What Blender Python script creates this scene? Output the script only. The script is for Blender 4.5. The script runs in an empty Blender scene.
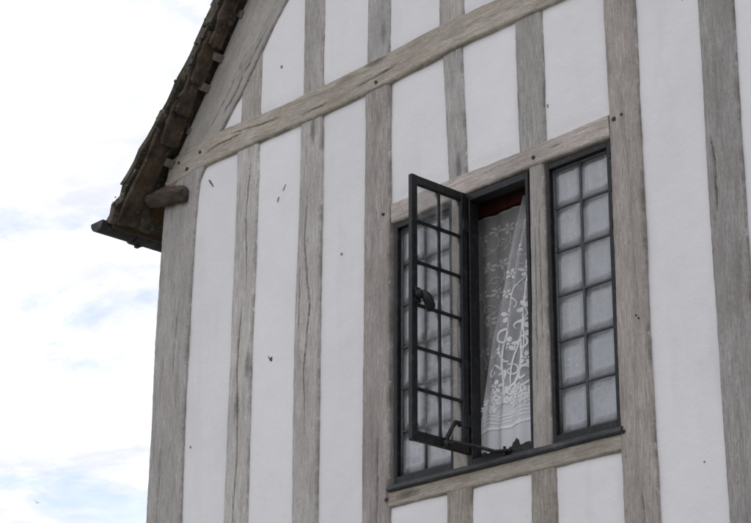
import bpy, bmesh, math, random
from mathutils import Vector, Matrix, noise
R_ = math.radians
random.seed(7)
scene = bpy.context.scene
col = scene.collection

# ------------------------------------------------------------------ camera
cd = bpy.data.cameras.new('camera')
cam = bpy.data.objects.new('camera', cd); col.objects.link(cam)
cr = Vector((0.67999711, 0.73319042, 0.0059774))
cu = Vector((0.25528738, -0.24439264, 0.93546811))
cf = Vector((-0.68733709, 0.63458966, 0.35336056))
m = Matrix((cr, cu, -cf)).transposed().to_4x4()
m.translation = Vector((6.1245, -5.7696, 1.65))
cam.matrix_world = m
cd.sensor_width = 36.0
cd.lens = 36.0 * 1929.69 / 751.0
cd.clip_start = 0.05
cd.clip_end = 2000
scene.camera = cam

# ------------------------------------------------------------------ sky and sun
SUN_EL, SUN_AZ = 52.0, 118.0          # the sun stands behind the house, veiled by cloud
sun_dir = Vector((math.cos(R_(SUN_EL)) * math.cos(R_(SUN_AZ)), math.cos(R_(SUN_EL)) * math.sin(R_(SUN_AZ)), math.sin(R_(SUN_EL))))
world = bpy.data.worlds.new('World'); scene.world = world
world.use_nodes = True
wn, wl = world.node_tree.nodes, world.node_tree.links
wn.clear()
out = wn.new('ShaderNodeOutputWorld')
sky = wn.new('ShaderNodeTexSky'); sky.sky_type = 'NISHITA'; sky.sun_disc = False
sky.sun_elevation = R_(SUN_EL); sky.sun_rotation = R_(90 - SUN_AZ)
b_sky = wn.new('ShaderNodeBackground'); b_sky.inputs['Strength'].default_value = 0.13
wl.new(sky.outputs[0], b_sky.inputs['Color'])
tc = wn.new('ShaderNodeTexCoord')
sep = wn.new('ShaderNodeSeparateXYZ'); wl.new(tc.outputs['Generated'], sep.inputs[0])
def wmath(op, a, b=None, c=None):
    n = wn.new('ShaderNodeMath'); n.operation = op
    for i, v in enumerate((a, b, c)):
        if v is None: continue
        if isinstance(v, (int, float)): n.inputs[i].default_value = v
        else: wl.new(v, n.inputs[i])
    return n.outputs[0]
zz = wmath('ADD', wmath('MAXIMUM', sep.outputs[2], 0.0), 0.12)
cmb = wn.new('ShaderNodeCombineXYZ')
wl.new(wmath('DIVIDE', sep.outputs[0], zz), cmb.inputs[0])
wl.new(wmath('DIVIDE', sep.outputs[1], zz), cmb.inputs[1])
def wnoise(scale, detail, rough, off):
    mp = wn.new('ShaderNodeMapping'); mp.inputs['Location'].default_value = off
    wl.new(cmb.outputs[0], mp.inputs['Vector'])
    n = wn.new('ShaderNodeTexNoise'); n.inputs['Scale'].default_value = scale
    n.inputs['Detail'].default_value = detail; n.inputs['Roughness'].default_value = rough
    n.inputs['Distortion'].default_value = 0.35
    wl.new(mp.outputs[0], n.inputs['Vector'])
    return n.outputs['Fac']
n1 = wnoise(3.6, 9, 0.60, (29.93, 29.87, 0))
cov = wn.new('ShaderNodeMapRange'); cov.interpolation_type = 'SMOOTHSTEP'
cov.inputs['From Min'].default_value = 0.345; cov.inputs['From Max'].default_value = 0.495
cov.inputs['To Min'].default_value = 0.42
wl.new(n1, cov.inputs['Value'])
n2 = wnoise(5.5, 8, 0.62, (9.4, 2.2, 0))
shade = wn.new('ShaderNodeValToRGB')
shade.color_ramp.elements[0].position = 0.36; shade.color_ramp.elements[0].color = (0.71, 0.73, 0.82, 1)
shade.color_ramp.elements[1].position = 0.60; shade.color_ramp.elements[1].color = (0.975, 0.968, 1.015, 1)
wl.new(n2, shade.inputs[0])
b_cl = wn.new('ShaderNodeBackground'); b_cl.inputs['Strength'].default_value = 1.12
wl.new(shade.outputs[0], b_cl.inputs['Color'])
mixw = wn.new('ShaderNodeMixShader')
wl.new(cov.outputs[0], mixw.inputs[0]); wl.new(b_sky.outputs[0], mixw.inputs[1]); wl.new(b_cl.outputs[0], mixw.inputs[2])
wl.new(mixw.outputs[0], out.inputs['Surface'])

sl = bpy.data.lights.new('sun', 'SUN'); sl.energy = 1.2; sl.angle = R_(12); sl.color = (1.0, 0.95, 0.88)
sun = bpy.data.objects.new('sun', sl); col.objects.link(sun)
sun.location = (0, 0, 30)
sun.rotation_euler = (-sun_dir).to_track_quat('-Z', 'Y').to_euler()

scene.view_settings.view_transform = 'Standard'
scene.view_settings.look = 'None'
scene.view_settings.exposure = 0.15
scene.view_settings.gamma = 1.0
scene.view_settings.use_curve_mapping = False

# ------------------------------------------------------------------ materials
class NT:
    def __init__(s, name):
        s.m = bpy.data.materials.new(name); s.m.use_nodes = True
        s.n = s.m.node_tree.nodes; s.l = s.m.node_tree.links
        s.n.clear(); s.out = s.n.new('ShaderNodeOutputMaterial')
    def new(s, t, **kw):
        n = s.n.new(t)
        for k, v in kw.items(): setattr(n, k, v)
        return n
    def set(s, sock, v):
        if hasattr(v, 'is_linked'): s.l.new(v, sock)
        else: sock.default_value = v
    def math(s, op, a, b=0.0, c=0.0, clamp=False):
        n = s.new('ShaderNodeMath', operation=op, use_clamp=clamp)
        for i, v in enumerate((a, b, c)): s.set(n.inputs[i], v)
        return n.outputs[0]
    def map(s, vec, scale=(1, 1, 1), loc=(0, 0, 0)):
        n = s.new('ShaderNodeMapping'); s.l.new(vec, n.inputs[0])
        n.inputs['Scale'].default_value = scale; n.inputs['Location'].default_value = loc
        return n.outputs[0]
    def noise(s, vec, scale, detail=4, rough=0.55, dist=0.0):
        n = s.new('ShaderNodeTexNoise'); s.l.new(vec, n.inputs['Vector'])
        n.inputs['Scale'].default_value = scale; n.inputs['Detail'].default_value = detail
        n.inputs['Roughness'].default_value = rough; n.inputs['Distortion'].default_value = dist
        return n.outputs['Fac']
    def ramp(s, fac, stops):
        n = s.new('ShaderNodeValToRGB'); s.l.new(fac, n.inputs[0])
        e = n.color_ramp.elements
        while len(e) < len(stops): e.new(0.5)
        for i, (p, c) in enumerate(stops):
            e[i].position = p
            e[i].color = (c, c, c, 1) if isinstance(c, (int, float)) else (*c, 1)
        return n.outputs[0]
    def mix(s, fac, a, b, mode='MIX'):
        n = s.new('ShaderNodeMix', data_type='RGBA', blend_type=mode)
        s.set(n.inputs[0], fac)
        for sock, v in ((n.inputs[6], a), (n.inputs[7], b)):
            if isinstance(v, tuple): sock.default_value = (*v, 1) if len(v) == 3 else v
            else: s.l.new(v, sock)
        return n.outputs[2]
    def bump(s, h, strength=0.5, dist=0.01, nrm=None):
        n = s.new('ShaderNodeBump'); n.inputs['Strength'].default_value = strength
        n.inputs['Distance'].default_value = dist; s.l.new(h, n.inputs['Height'])
        if nrm: s.l.new(nrm, n.inputs['Normal'])
        return n.outputs[0]
    def principled(s, color, rough=0.8, metal=0.0, normal=None, spec=0.3):
        p = s.new('ShaderNodeBsdfPrincipled')
        if isinstance(color, tuple): p.inputs['Base Color'].default_value = (*color, 1)
        else: s.l.new(color, p.inputs['Base Color'])
        s.set(p.inputs['Roughness'], rough); s.set(p.inputs['Metallic'], metal)
        p.inputs['Specular IOR Level'].default_value = spec
        if normal: s.l.new(normal, p.inputs['Normal'])
        s.l.new(p.outputs[0], s.out.inputs['Surface'])
        return p

def wood_mat(name, dark, mid, light, stain=(0.10, 0.085, 0.07), stain_amt=0.5, arris=True):
    """weathered oak: grain runs along V of the uv map (both axes in metres)"""
    t = NT(name)
    uv = t.new('ShaderNodeUVMap').outputs[0]
    oi = t.new('ShaderNodeObjectInfo').outputs['Random']
    # wandering of the grain
    wob = t.noise(t.map(uv, (4, 1.1, 1)), 1.0, 3, 0.5)
    kn = t.new('ShaderNodeTexVoronoi'); kn.inputs['Scale'].default_value = 1.0
    t.l.new(t.map(uv, (5.0, 1.3, 1)), kn.inputs['Vector'])
    kd = kn.outputs['Distance']
    knot = t.ramp(kd, [(0.0, 1.0), (0.06, 0.8), (0.13, 0.0)])
    off = t.math('ADD', t.math('MULTIPLY', wob, 0.028), t.math('MULTIPLY', t.ramp(kd, [(0, 1.0), (0.30, 0.0)]), 0.022))
    cx = t.new('ShaderNodeCombineXYZ'); t.l.new(off, cx.inputs[0])
    va = t.new('ShaderNodeVectorMath', operation='ADD'); t.l.new(uv, va.inputs[0]); t.l.new(cx.outputs[0], va.inputs[1])
    w = va.outputs[0]
    g1 = t.noise(t.map(w, (125, 9, 1)), 1.0, 8, 0.80)
    g2 = t.noise(t.map(w, (210, 11.0, 1)), 1.0, 5, 0.7)
    big = t.noise(t.map(w, (22, 2.4, 1)), 1.0, 5, 0.6)
    base = t.ramp(g1, [(0.33, dark), (0.48, mid), (0.60, light)])
    c = t.mix(t.math('MULTIPLY', t.ramp(g2, [(0.32, 1.0), (0.44, 0.0)]), 0.5), base, tuple(x * 0.55 for x in dark))
    blot = t.noise(t.map(uv, (9, 4, 1), (3, 9, 0)), 1.0, 6, 0.65)
    c = t.mix(t.math('MULTIPLY', t.ramp(blot, [(0.42, 0.0), (0.66, 1.0)]), stain_amt), c, stain)
    c = t.mix(t.ramp(t.noise(t.map(uv, (5, 1.6, 1), (1, 4, 0)), 1.0, 4, 0.55), [(0.46, 0.0), (0.68, 0.5)]), c, tuple(x * 0.66 for x in mid))
    c = t.mix(t.ramp(big, [(0.32, 0.45), (0.50, 0.0)]), c, tuple(x * 0.7 for x in dark))
    c = t.mix(t.math('MULTIPLY', knot, 0.8), c, tuple(x * 0.32 for x in dark))
    speck = t.noise(t.map(uv, (90, 60, 1)), 1.0, 5, 0.75)
    c = t.mix(t.ramp(speck, [(0.30, 0.75), (0.44, 0.0)]), c, tuple(x * 0.5 for x in dark))
    c = t.mix(t.ramp(t.noise(t.map(uv, (70, 30, 1), (7, 3, 0)), 1.0, 5, 0.75), [(0.55, 0.0), (0.70, 0.45)]), c, tuple(min(1, x * 1.15) for x in light))
    # grime and algae caught along the arrises, in patches
    ar = t.new('ShaderNodeAttribute'); ar.attribute_name = 'arris'
    gr = t.noise(t.map(uv, (3, 5, 1), (5, 2, 0)), 1.0, 6, 0.7)
    gp = t.math('MULTIPLY', t.ramp(gr, [(0.44, 0.0), (0.60, 0.50)]), t.math('POWER', t.math('SUBTRACT', 1.0, ar.outputs['Fac'], clamp=True), 1.6))
    c = t.mix(gp if arris else 0.0, c, (0.085, 0.075, 0.055))
    # limewash slopped over the edge of the timber
    lw = t.noise(t.map(uv, (25, 16, 1), (8, 1, 0)), 1.0, 5, 0.7)
    lp = t.math('MULTIPLY', t.ramp(lw, [(0.57, 0.0), (0.63, 0.6)]), t.ramp(ar.outputs['Fac'], [(0.0, 1.0), (0.35, 0.0)]))
    c = t.mix(lp if arris else 0.0, c, (0.66, 0.65, 0.63))
    c = t.mix(1.0, c, t.new('ShaderNodeObjectInfo').outputs['Color'], 'MULTIPLY')
    hsv = t.new('ShaderNodeHueSaturation'); t.l.new(c, hsv.inputs['Color'])
    t.l.new(t.math('MULTIPLY_ADD', oi, 0.10, 0.95), hsv.inputs['Value'])
    t.l.new(t.math('MULTIPLY_ADD', oi, 0.3, 0.85), hsv.inputs['Saturation'])
    h = t.math('ADD', t.math('MULTIPLY', g1, 1.0), t.math('MULTIPLY', g2, 0.6))
    t.principled(hsv.outputs[0], 0.9, 0, t.bump(h, 0.7, 0.004), 0.12)
    return t.m

M = {}
M['oak'] = wood_mat('weathered_oak', (0.30, 0.275, 0.25), (0.44, 0.41, 0.378), (0.57, 0.54, 0.505), (0.33, 0.295, 0.26), 0.35)
M['oak_brown'] = wood_mat('brownish_weathered_oak', (0.27, 0.24, 0.218), (0.43, 0.388, 0.36), (0.56, 0.518, 0.485), (0.30, 0.26, 0.23), 0.4)
M['oak_rail'] = wood_mat('weathered_oak_rail', (0.275, 0.24, 0.20), (0.46, 0.41, 0.352), (0.60, 0.55, 0.485), (0.30, 0.245, 0.19), 0.45)
M['oak_pale'] = wood_mat('weathered_oak_pale', (0.27, 0.248, 0.225), (0.40, 0.375, 0.345), (0.50, 0.475, 0.44), (0.32, 0.29, 0.26), 0.3)
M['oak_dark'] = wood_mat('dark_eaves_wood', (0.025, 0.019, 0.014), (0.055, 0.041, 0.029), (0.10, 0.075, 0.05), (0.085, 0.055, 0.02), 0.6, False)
M['horn'] = wood_mat('gnarled_plate_end_wood', (0.06, 0.048, 0.039), (0.10, 0.080, 0.066), (0.19, 0.158, 0.132), (0.04, 0.032, 0.026), 0.6, False)

t = NT('lime_plaster')
oc = t.new('ShaderNodeTexCoord').outputs['Object']
oi = t.new('ShaderNodeObjectInfo').outputs['Random']
a = t.noise(t.map(oc, (1.2, 1.2, 0.7)), 2.2, 5, 0.6)
b = t.noise(t.map(oc, (5, 5, 0.9), (3, 1, 2)), 1.6, 4, 0.6)
f = t.noise(oc, 55, 4, 0.65)
c = t.ramp(a, [(0.30, (0.745, 0.738, 0.745)), (0.62, (0.80, 0.79, 0.785))])
c = t.mix(t.ramp(b, [(0.55, 0.0), (0.80, 0.35)]), c, (0.64, 0.63, 0.605))
sp = t.noise(oc, 34, 2, 0.5)
c = t.mix(t.ramp(sp, [(0.205, 0.6), (0.24, 0.0)]), c, (0.42, 0.41, 0.39))
hsv = t.new('ShaderNodeHueSaturation'); t.l.new(c, hsv.inputs['Color'])
t.l.new(t.math('MULTIPLY_ADD', oi, 0.05, 0.975), hsv.inputs['Value'])
h = t.math('ADD', t.math('MULTIPLY', t.noise(oc, 12, 5, 0.6), 1.0), t.math('MULTIPLY', f, 0.25))
t.principled(hsv.outputs[0], 0.92, 0, t.bump(h, 0.42, 0.009), 0.1)
M['plaster'] = t.m

def simple(name, color, rough=0.7, metal=0.0, var=0.25, scale=30, bump=0.3, spec=0.3, second=None, thr=(0.5, 0.65)):
    t = NT(name)
    oc = t.new('ShaderNodeTexCoord').outputs['Object']
    n = t.noise(oc, scale, 5, 0.6)
    c = t.ramp(n, [(0.3, tuple(x * (1 - var) for x in color)), (0.7, tuple(min(1, x * (1 + var)) for x in color))])
    if second:
        n2 = t.noise(oc, scale * 0.6, 6, 0.7)
        c = t.mix(t.ramp(n2, [(thr[0], 0.0), (thr[1], 1.0)]), c, second)
    t.principled(c, rough, metal, t.bump(n, bump, 0.004), spec)
    return t.m
M['iron'] = simple('black_painted_iron', (0.010, 0.0105, 0.0115), 0.45, 0, 0.35, 40, 0.25, 0.3, (0.03, 0.03, 0.031))
M['lead'] = simple('grey_lead', (0.068, 0.070, 0.073), 0.55, 0.2, 0.3, 50, 0.3, 0.4)
M['sill'] = simple('lead_sill', (0.045, 0.047, 0.05), 0.5, 0.1, 0.35, 22, 0.35, 0.4, (0.12, 0.12, 0.12), (0.56, 0.75))
M['gutter'] = simple('cast_iron_gutter', (0.026, 0.027, 0.03), 0.6, 0, 0.35, 18, 0.35, 0.35, (0.07, 0.065, 0.06))
M['peg'] = simple('dark_oak_peg', (0.06, 0.045, 0.035), 0.9, 0, 0.4, 80, 0.4)
M['chip'] = simple('exposed_daub', (0.13, 0.105, 0.085), 0.95, 0, 0.5, 120, 0.5)
M['chip_grey'] = simple('scuffed_plaster', (0.30, 0.27, 0.24), 0.95, 0, 0.5, 120, 0.5)
M['lath'] = simple('pale_batten_end', (0.17, 0.143, 0.123), 0.9, 0, 0.35, 60, 0.5)
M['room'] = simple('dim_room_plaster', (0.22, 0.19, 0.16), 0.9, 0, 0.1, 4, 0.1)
M['lintel'] = simple('dark_red_lintel', (0.075, 0.022, 0.017), 0.6, 0, 0.3, 20, 0.2)
M['bird'] = simple('dark_plumage', (0.03, 0.027, 0.025), 0.8, 0, 0.2, 20, 0.1)
M['ground'] = simple('gravel_yard', (0.22, 0.215, 0.205), 0.95, 0, 0.4, 6, 0.4, 0.2, (0.11, 0.14, 0.06))
M['brick_plinth'] = simple('stone_plinth', (0.28, 0.25, 0.21), 0.9, 0, 0.3, 9, 0.5)

t = NT('mossy_stone_slate')
oc = t.new('ShaderNodeTexCoord').outputs['Object']
oi = t.new('ShaderNodeObjectInfo').outputs['Random']
sc = t.new('ShaderNodeVectorMath', operation='ADD'); t.l.new(oc, sc.inputs[0])
cx = t.new('ShaderNodeCombineXYZ'); t.l.new(t.math('MULTIPLY', oi, 40.0), cx.inputs[0]); t.l.new(cx.outputs[0], sc.inputs[1])
oc = sc.outputs[0]
n = t.noise(oc, 9, 6, 0.65)
c = t.ramp(n, [(0.28, (0.045, 0.038, 0.031)), (0.5, (0.11, 0.092, 0.074)), (0.72, (0.21, 0.185, 0.155))])
c = t.mix(t.ramp(t.noise(oc, 5, 4, 0.6), [(0.52, 0.0), (0.66, 0.5)]), c, (0.12, 0.085, 0.045))
c = t.mix(t.ramp(t.noise(oc, 26, 5, 0.7), [(0.58, 0.0), (0.66, 0.85)]), c, (0.33, 0.33, 0.30))
c = t.mix(t.ramp(t.noise(oc, 7.0, 5, 0.7, 0.4), [(0.50, 0.0), (0.62, 0.8)]), c, (0.035, 0.040, 0.020))
h = t.math('ADD', n, t.math('MULTIPLY', t.noise(oc, 45, 5, 0.7), 0.6))
t.principled(c, 0.92, 0, t.bump(h, 0.8, 0.012), 0.2)
M['slate'] = t.m
t = NT('brown_undercloak_stone')
oc = t.new('ShaderNodeTexCoord').outputs['Object']
n = t.noise(oc, 11, 6, 0.65)
c = t.ramp(n, [(0.30, (0.028, 0.022, 0.018)), (0.52, (0.078, 0.060, 0.047)), (0.72, (0.14, 0.112, 0.088))])
c = t.mix(t.ramp(t.noise(oc, 4.5, 5, 0.6), [(0.52, 0.0), (0.66, 0.5)]), c, (0.085, 0.062, 0.032))
c = t.mix(t.ramp(t.noise(oc, 30, 5, 0.7), [(0.60, 0.0), (0.68, 0.6)]), c, (0.20, 0.19, 0.165))
t.principled(c, 0.95, 0, t.bump(n, 0.9, 0.012), 0.1)
M['slate_under'] = t.m
M['moss'] = simple('lichen_and_moss', (0.050, 0.052, 0.032), 1.0, 0, 0.5, 60, 0.8, 0.1, (0.30, 0.31, 0.27), (0.55, 0.62))

def glass_mat(name, tint):
    t = NT(name)
    oc = t.new('ShaderNodeTexCoord').outputs['Object']
    nb = t.bump(t.noise(oc, 9, 2, 0.5), 0.12, 0.01)
    lw = t.new('ShaderNodeLayerWeight'); lw.inputs[0].default_value = 0.5
    fr = t.math('MULTIPLY_ADD', t.math('POWER', lw.outputs['Facing'], 5.0), 0.90, 0.10)
    tr = t.new('ShaderNodeBsdfTransparent'); tr.inputs[0].default_value = (*tint, 1)
    gl = t.new('ShaderNodeBsdfGlossy'); gl.inputs['Roughness'].default_value = 0.03
    t.l.new(nb, gl.inputs['Normal'])
    mx = t.new('ShaderNodeMixShader'); t.l.new(fr, mx.inputs[0]); t.l.new(tr.outputs[0], mx.inputs[1]); t.l.new(gl.outputs[0], mx.inputs[2])
    df = t.new('ShaderNodeBsdfDiffuse'); df.inputs[0].default_value = (0.5, 0.5, 0.5, 1)
    dirt = t.math('MULTIPLY', t.ramp(t.noise(oc, 14, 5, 0.65), [(0.35, 0.02), (0.75, 0.16)]), 0.8)
    m2 = t.new('ShaderNodeMixShader'); t.l.new(dirt, m2.inputs[0]); t.l.new(mx.outputs[0], m2.inputs[1]); t.l.new(df.outputs[0], m2.inputs[2])
    t.l.new(m2.outputs[0], t.out.inputs['Surface'])
    return t.m
M['glass'] = glass_mat('old_window_glass', (0.965, 0.97, 0.97))

def net_mat(name, color, opac_lo, opac_hi, trans=0.35, band=None):
    t = NT(name)
    uv = t.new('ShaderNodeUVMap').outputs[0]
    wv = t.noise(t.map(uv, (420, 40, 1)), 1.0, 2, 0.5)
    wv2 = t.noise(t.map(uv, (22, 7, 1)), 1.0, 5, 0.65)
    op = t.math('MULTIPLY_ADD', t.math('ADD', t.math('MULTIPLY', wv, 0.5), t.math('MULTIPLY', wv2, 0.5)), opac_hi - opac_lo, opac_lo, clamp=True)
    if band:
        sp = t.new('ShaderNodeSeparateXYZ'); t.l.new(uv, sp.inputs[0])
        bm_ = t.new('ShaderNodeMapRange'); bm_.inputs['From Min'].default_value = band[0]; bm_.inputs['From Max'].default_value = band[1]
        t.l.new(sp.outputs[1], bm_.inputs['Value'])
        op = t.math('ADD', op, t.math('MULTIPLY', bm_.outputs[0], band[2]), clamp=True)
    tr = t.new('ShaderNodeBsdfTransparent')
    df = t.new('ShaderNodeBsdfDiffuse'); df.inputs[0].default_value = (*color, 1)
    tl = t.new('ShaderNodeBsdfTranslucent'); tl.inputs[0].default_value = (*color, 1)
    m1 = t.new('ShaderNodeMixShader'); m1.inputs[0].default_value = trans
    t.l.new(df.outputs[0], m1.inputs[1]); t.l.new(tl.outputs[0], m1.inputs[2])
    m2 = t.new('ShaderNodeMixShader'); t.l.new(op, m2.inputs[0]); t.l.new(tr.outputs[0], m2.inputs[1]); t.l.new(m1.outputs[0], m2.inputs[2])
    t.l.new(m2.outputs[0], t.out.inputs['Surface'])
    return t.m
M['net'] = net_mat('white_net', (0.88, 0.88, 0.90), 0.22, 0.46, 0.2, (4.14, 3.99, 0.55))
M['net_back'] = net_mat('grey_white_net', (0.84, 0.82, 0.80), 0.34, 0.64, 0.3)
M['net_fixed'] = net_mat('window_net', (0.69, 0.705, 0.76), 0.36, 1.12, 0.15)
M['thread'] = net_mat('white_embroidery', (0.92, 0.92, 0.92), 0.88, 1.0, 0.15)
M['thread_soft'] = net_mat('faint_embroidery', (0.88, 0.88, 0.88), 0.32, 0.62, 0.15)

# ------------------------------------------------------------------ builders
def link(name, me, mat, parent=None, smooth=False):
    o = bpy.data.objects.new(name, me); col.objects.link(o)
    if mat and not me.materials: me.materials.append(mat)
    if smooth:
        me.polygons.foreach_set('use_smooth', [True] * len(me.polygons))
    if parent: o.parent = parent
    return o
def pyobj(name, vs, fs, mat, parent=None, smooth=False, uvs=None):
    me = bpy.data.meshes.new(name); me.from_pydata(vs, [], fs)
    if uvs:
        ul = me.uv_layers.new(name='UVMap')
        flat = []
        for p in me.polygons:
            for li in p.loop_indices: flat += uvs[me.loops[li].vertex_index]
        ul.data.foreach_set('uv', flat)
    me.update()
    return link(name, me, mat, parent, smooth)
def bmobj(name, bm, mat, parent=None, smooth=False):
    bmesh.ops.recalc_face_normals(bm, faces=bm.faces)
    me = bpy.data.meshes.new(name); bm.to_mesh(me); bm.free()
    return link(name, me, mat, parent, smooth)
def add_box(bm, x0, x1, y0, y1, z0, z1, bev=0.0):
    r = bmesh.ops.create_cube(bm, size=1.0)
    vs = r['verts']
    for v in vs:
        v.co = Vector((x0 if v.co.x < 0 else x1, y0 if v.co.y < 0 else y1, z0 if v.co.z < 0 else z1))
    if bev:
        es = list({e for v in vs for e in v.link_edges})
        bmesh.ops.bevel(bm, geom=es, offset=bev, segments=1, affect='EDGES')
def box(name, x0, x1, y0, y1, z0, z1, mat, parent=None, bev=0.0):
    bm = bmesh.new(); add_box(bm, x0, x1, y0, y1, z0, z1, bev)
    return bmobj(name, bm, mat, parent)
def add_tube(bm, pts, rad, seg=8, caps=True):
    pts = [Vector(p) for p in pts]
    rings = []
    for i, p in enumerate(pts):
        d = (pts[min(i + 1, len(pts) - 1)] - pts[max(i - 1, 0)]).normalized()
        a = d.cross(Vector((0.31, 0.22, 0.92))).normalized(); b = d.cross(a)
        rr = rad[i] if isinstance(rad, (list, tuple)) else rad
        rings.append([bm.verts.new(p + rr * (math.cos(k * 2 * math.pi / seg) * a + math.sin(k * 2 * math.pi / seg) * b)) for k in range(seg)])
    for i in range(len(rings) - 1):
        for k in range(seg):
            bm.faces.new((rings[i][k], rings[i][(k + 1) % seg], rings[i + 1][(k + 1) % seg], rings[i + 1][k]))
    if caps:
        bm.faces.new(rings[0]); bm.faces.new(rings[-1])
def empty(name, loc=(0, 0, 0)):
    o = bpy.data.objects.new(name, None); col.objects.link(o); o.location = loc
    o.empty_display_size = 0.2
    return o
def tag(o, label, cat, group=None, kind=None):
    o['label'] = label; o['category'] = cat
    if group: o['group'] = group
    if kind: o['kind'] = kind
def poly_at(pl, n):
    """resample a polyline to n+1 points by arc length"""
    ds = [0.0]
    for a, b in zip(pl, pl[1:]): ds.append(ds[-1] + math.hypot(b[0] - a[0], b[1] - a[1]))
    res = []; j = 0
    for i in range(n + 1):
        d = ds[-1] * i / n
        while j < len(pl) - 2 and ds[j + 1] < d: j += 1
        k = (d - ds[j]) / max(1e-9, ds[j + 1] - ds[j])
        k = min(1, max(0, k))
        res.append((pl[j][0] + (pl[j + 1][0] - pl[j][0]) * k, pl[j][1] + (pl[j + 1][1] - pl[j][1]) * k))
    return res, ds[-1]
seed_n = [0]
def timber(name, L, Rr, mat, parent, yf=-0.010, depth=0.11, cracks=(), wob=0.0035, ncol=26, relief=0.0016, warp=0.004, tone=1.0):
    """hewn timber in the plane of the wall: L and Rr are its two long edges as (x, z) lines"""
    seed_n[0] += 1; sd = seed_n[0] * 13.7
    _, ln = poly_at(L, 2)
    n = max(6, int(ln / 0.022))
    Lp, _ = poly_at(L, n); Rp, _ = poly_at(Rr, n)
    vs, uvs, fs, edge = [], [], [], []
    us = []
    for c in range(ncol + 1):
        k = c / ncol
        us.append(0.5 - 0.5 * math.cos(math.pi * k) if False else k)
    us = [0.0, 0.012] + us[1:-1] + [0.988, 1.0]
    for i in range(n + 1):
        l, r = Lp[i], Rp[i]
        w = math.hypot(r[0] - l[0], r[1] - l[1]); v = ln * i / n
        e1 = wob * (noise.noise((v * 2.3, sd, 0)) * 0.9 + noise.noise((v * 11, sd, 3)) * 0.5 + noise.noise((v * 41, sd, 3)) * 0.6)
        e2 = wob * (noise.noise((v * 2.3, sd, 7)) * 0.9 + noise.noise((v * 11, sd, 9)) * 0.5 + noise.noise((v * 41, sd, 9)) * 0.6)
        dx, dz = (r[0] - l[0]) / w, (r[1] - l[1]) / w
        ww = warp * noise.noise((v * 1.3, sd, 20))
        for u in us:
            s = u * w + e1 * (1 - u) + e2 * u
            d = min(u, 1 - u) * w
            y = yf + ww
            if d < 0.010: y += 0.007 * (1 - d / 0.010) ** 2
            y -= relief * (noise.noise((u * w * 75, v * 1.7, sd)) + 0.6 * noise.noise((u * w * 22, v * 2.6, sd + 5)))
            for (path, cw, cdp) in cracks:
                tv = i / n
                tq = (tv - path[0][1]) / (path[-1][1] - path[0][1])
                tp_ = max(0.05, min(1.0, 5 * min(tq, 1 - tq)))
                for (a, b) in zip(path, path[1:]):
                    if a[1] <= tv <= b[1]:
                        q = (tv - a[1]) / (b[1] - a[1])
                        cu_ = a[0] + (b[0] - a[0]) * q + 0.030 * noise.noise((v * 8, sd, 31)) + 0.025 * noise.noise((v * 30, sd, 37))
                        dd = abs(u - cu_) * w / (cw * tp_ * (1.0 + 0.6 * noise.noise((v * 9, sd, 41))))
                        if dd < 1: y += 1.8 * cdp * tp_ * (1 - dd * dd)
            vs.append((l[0] + dx * s, y, l[1] + dz * s))
            uvs.append((u * w + sd, v + sd * 0.37)); edge.append(min(1.0, d / 0.022))
    nc = len(us)
    for i in range(n):
        for c in range(nc - 1):
            a = i * nc + c
            fs.append((a, a + 1, a + nc + 1, a + nc))
    base = len(vs)
    for i in range(n + 1):           # the two flanks
        for c in (0, nc - 1):
            p = vs[i * nc + c]; u = uvs[i * nc + c]
            vs.append((p[0], yf + depth, p[2])); uvs.append((u[0] + (depth if c else -depth), u[1]))
    for i in range(n):
        a = i * nc; b = base + 2 * i
        fs.append((a, a + nc, b + 2, b))
        fs.append((a + nc - 1, b + 1, b + 3, a + 2 * nc - 1))
    fs.append(tuple(range(nc - 1, -1, -1)) + (base, base + 1))
    e = n * nc
    fs.append(tuple(range(e, e + nc)) + (base + 2 * n + 1, base + 2 * n))
    o = pyobj(name, vs, fs, mat, parent, True, uvs)
    at = o.data.attributes.new('arris', 'FLOAT', 'POINT')
    at.data.foreach_set('value', edge + [0.7] * (len(vs) - len(edge)))
    bm = bmesh.new(); bm.from_mesh(o.data); bmesh.ops.recalc_face_normals(bm, faces=bm.faces)
    bm.to_mesh(o.data); bm.free()
    o.data.set_sharp_from_angle(angle=R_(50))
    tn = tone * random.uniform(0.94, 1.07); hu = random.uniform(-0.025, 0.025)
    o.color = (tn * (1 + hu), tn, tn * (1 - hu), 1)
    return o
def vpost(name, x0, x1, z0, z1, mat, parent, **kw):
    return timber(name, [(x0, z0), (x0, z1)], [(x1, z0), (x1, z1)], mat, parent, **kw)
def peg(parent, x, z, yf=-0.012, r=0.010):
    bm = bmesh.new()
    seg = 7; k0 = random.random() * 6
    rr = [r * random.uniform(0.75, 1.25) for _ in range(seg)]
    f = [bm.verts.new((x + rr[k] * math.cos(k0 + k * 6.283 / seg), yf - 0.003, z + rr[k] * math.sin(k0 + k * 6.283 / seg))) for k in range(seg)]
    b = [bm.verts.new((v.co.x, yf + 0.03, v.co.z)) for v in f]
    bm.faces.new(f)
    for k in range(seg): bm.faces.new((f[k], b[k], b[(k + 1) % seg], f[(k + 1) % seg]))
    return bmobj('peg', bm, M['peg'], parent)

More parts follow.
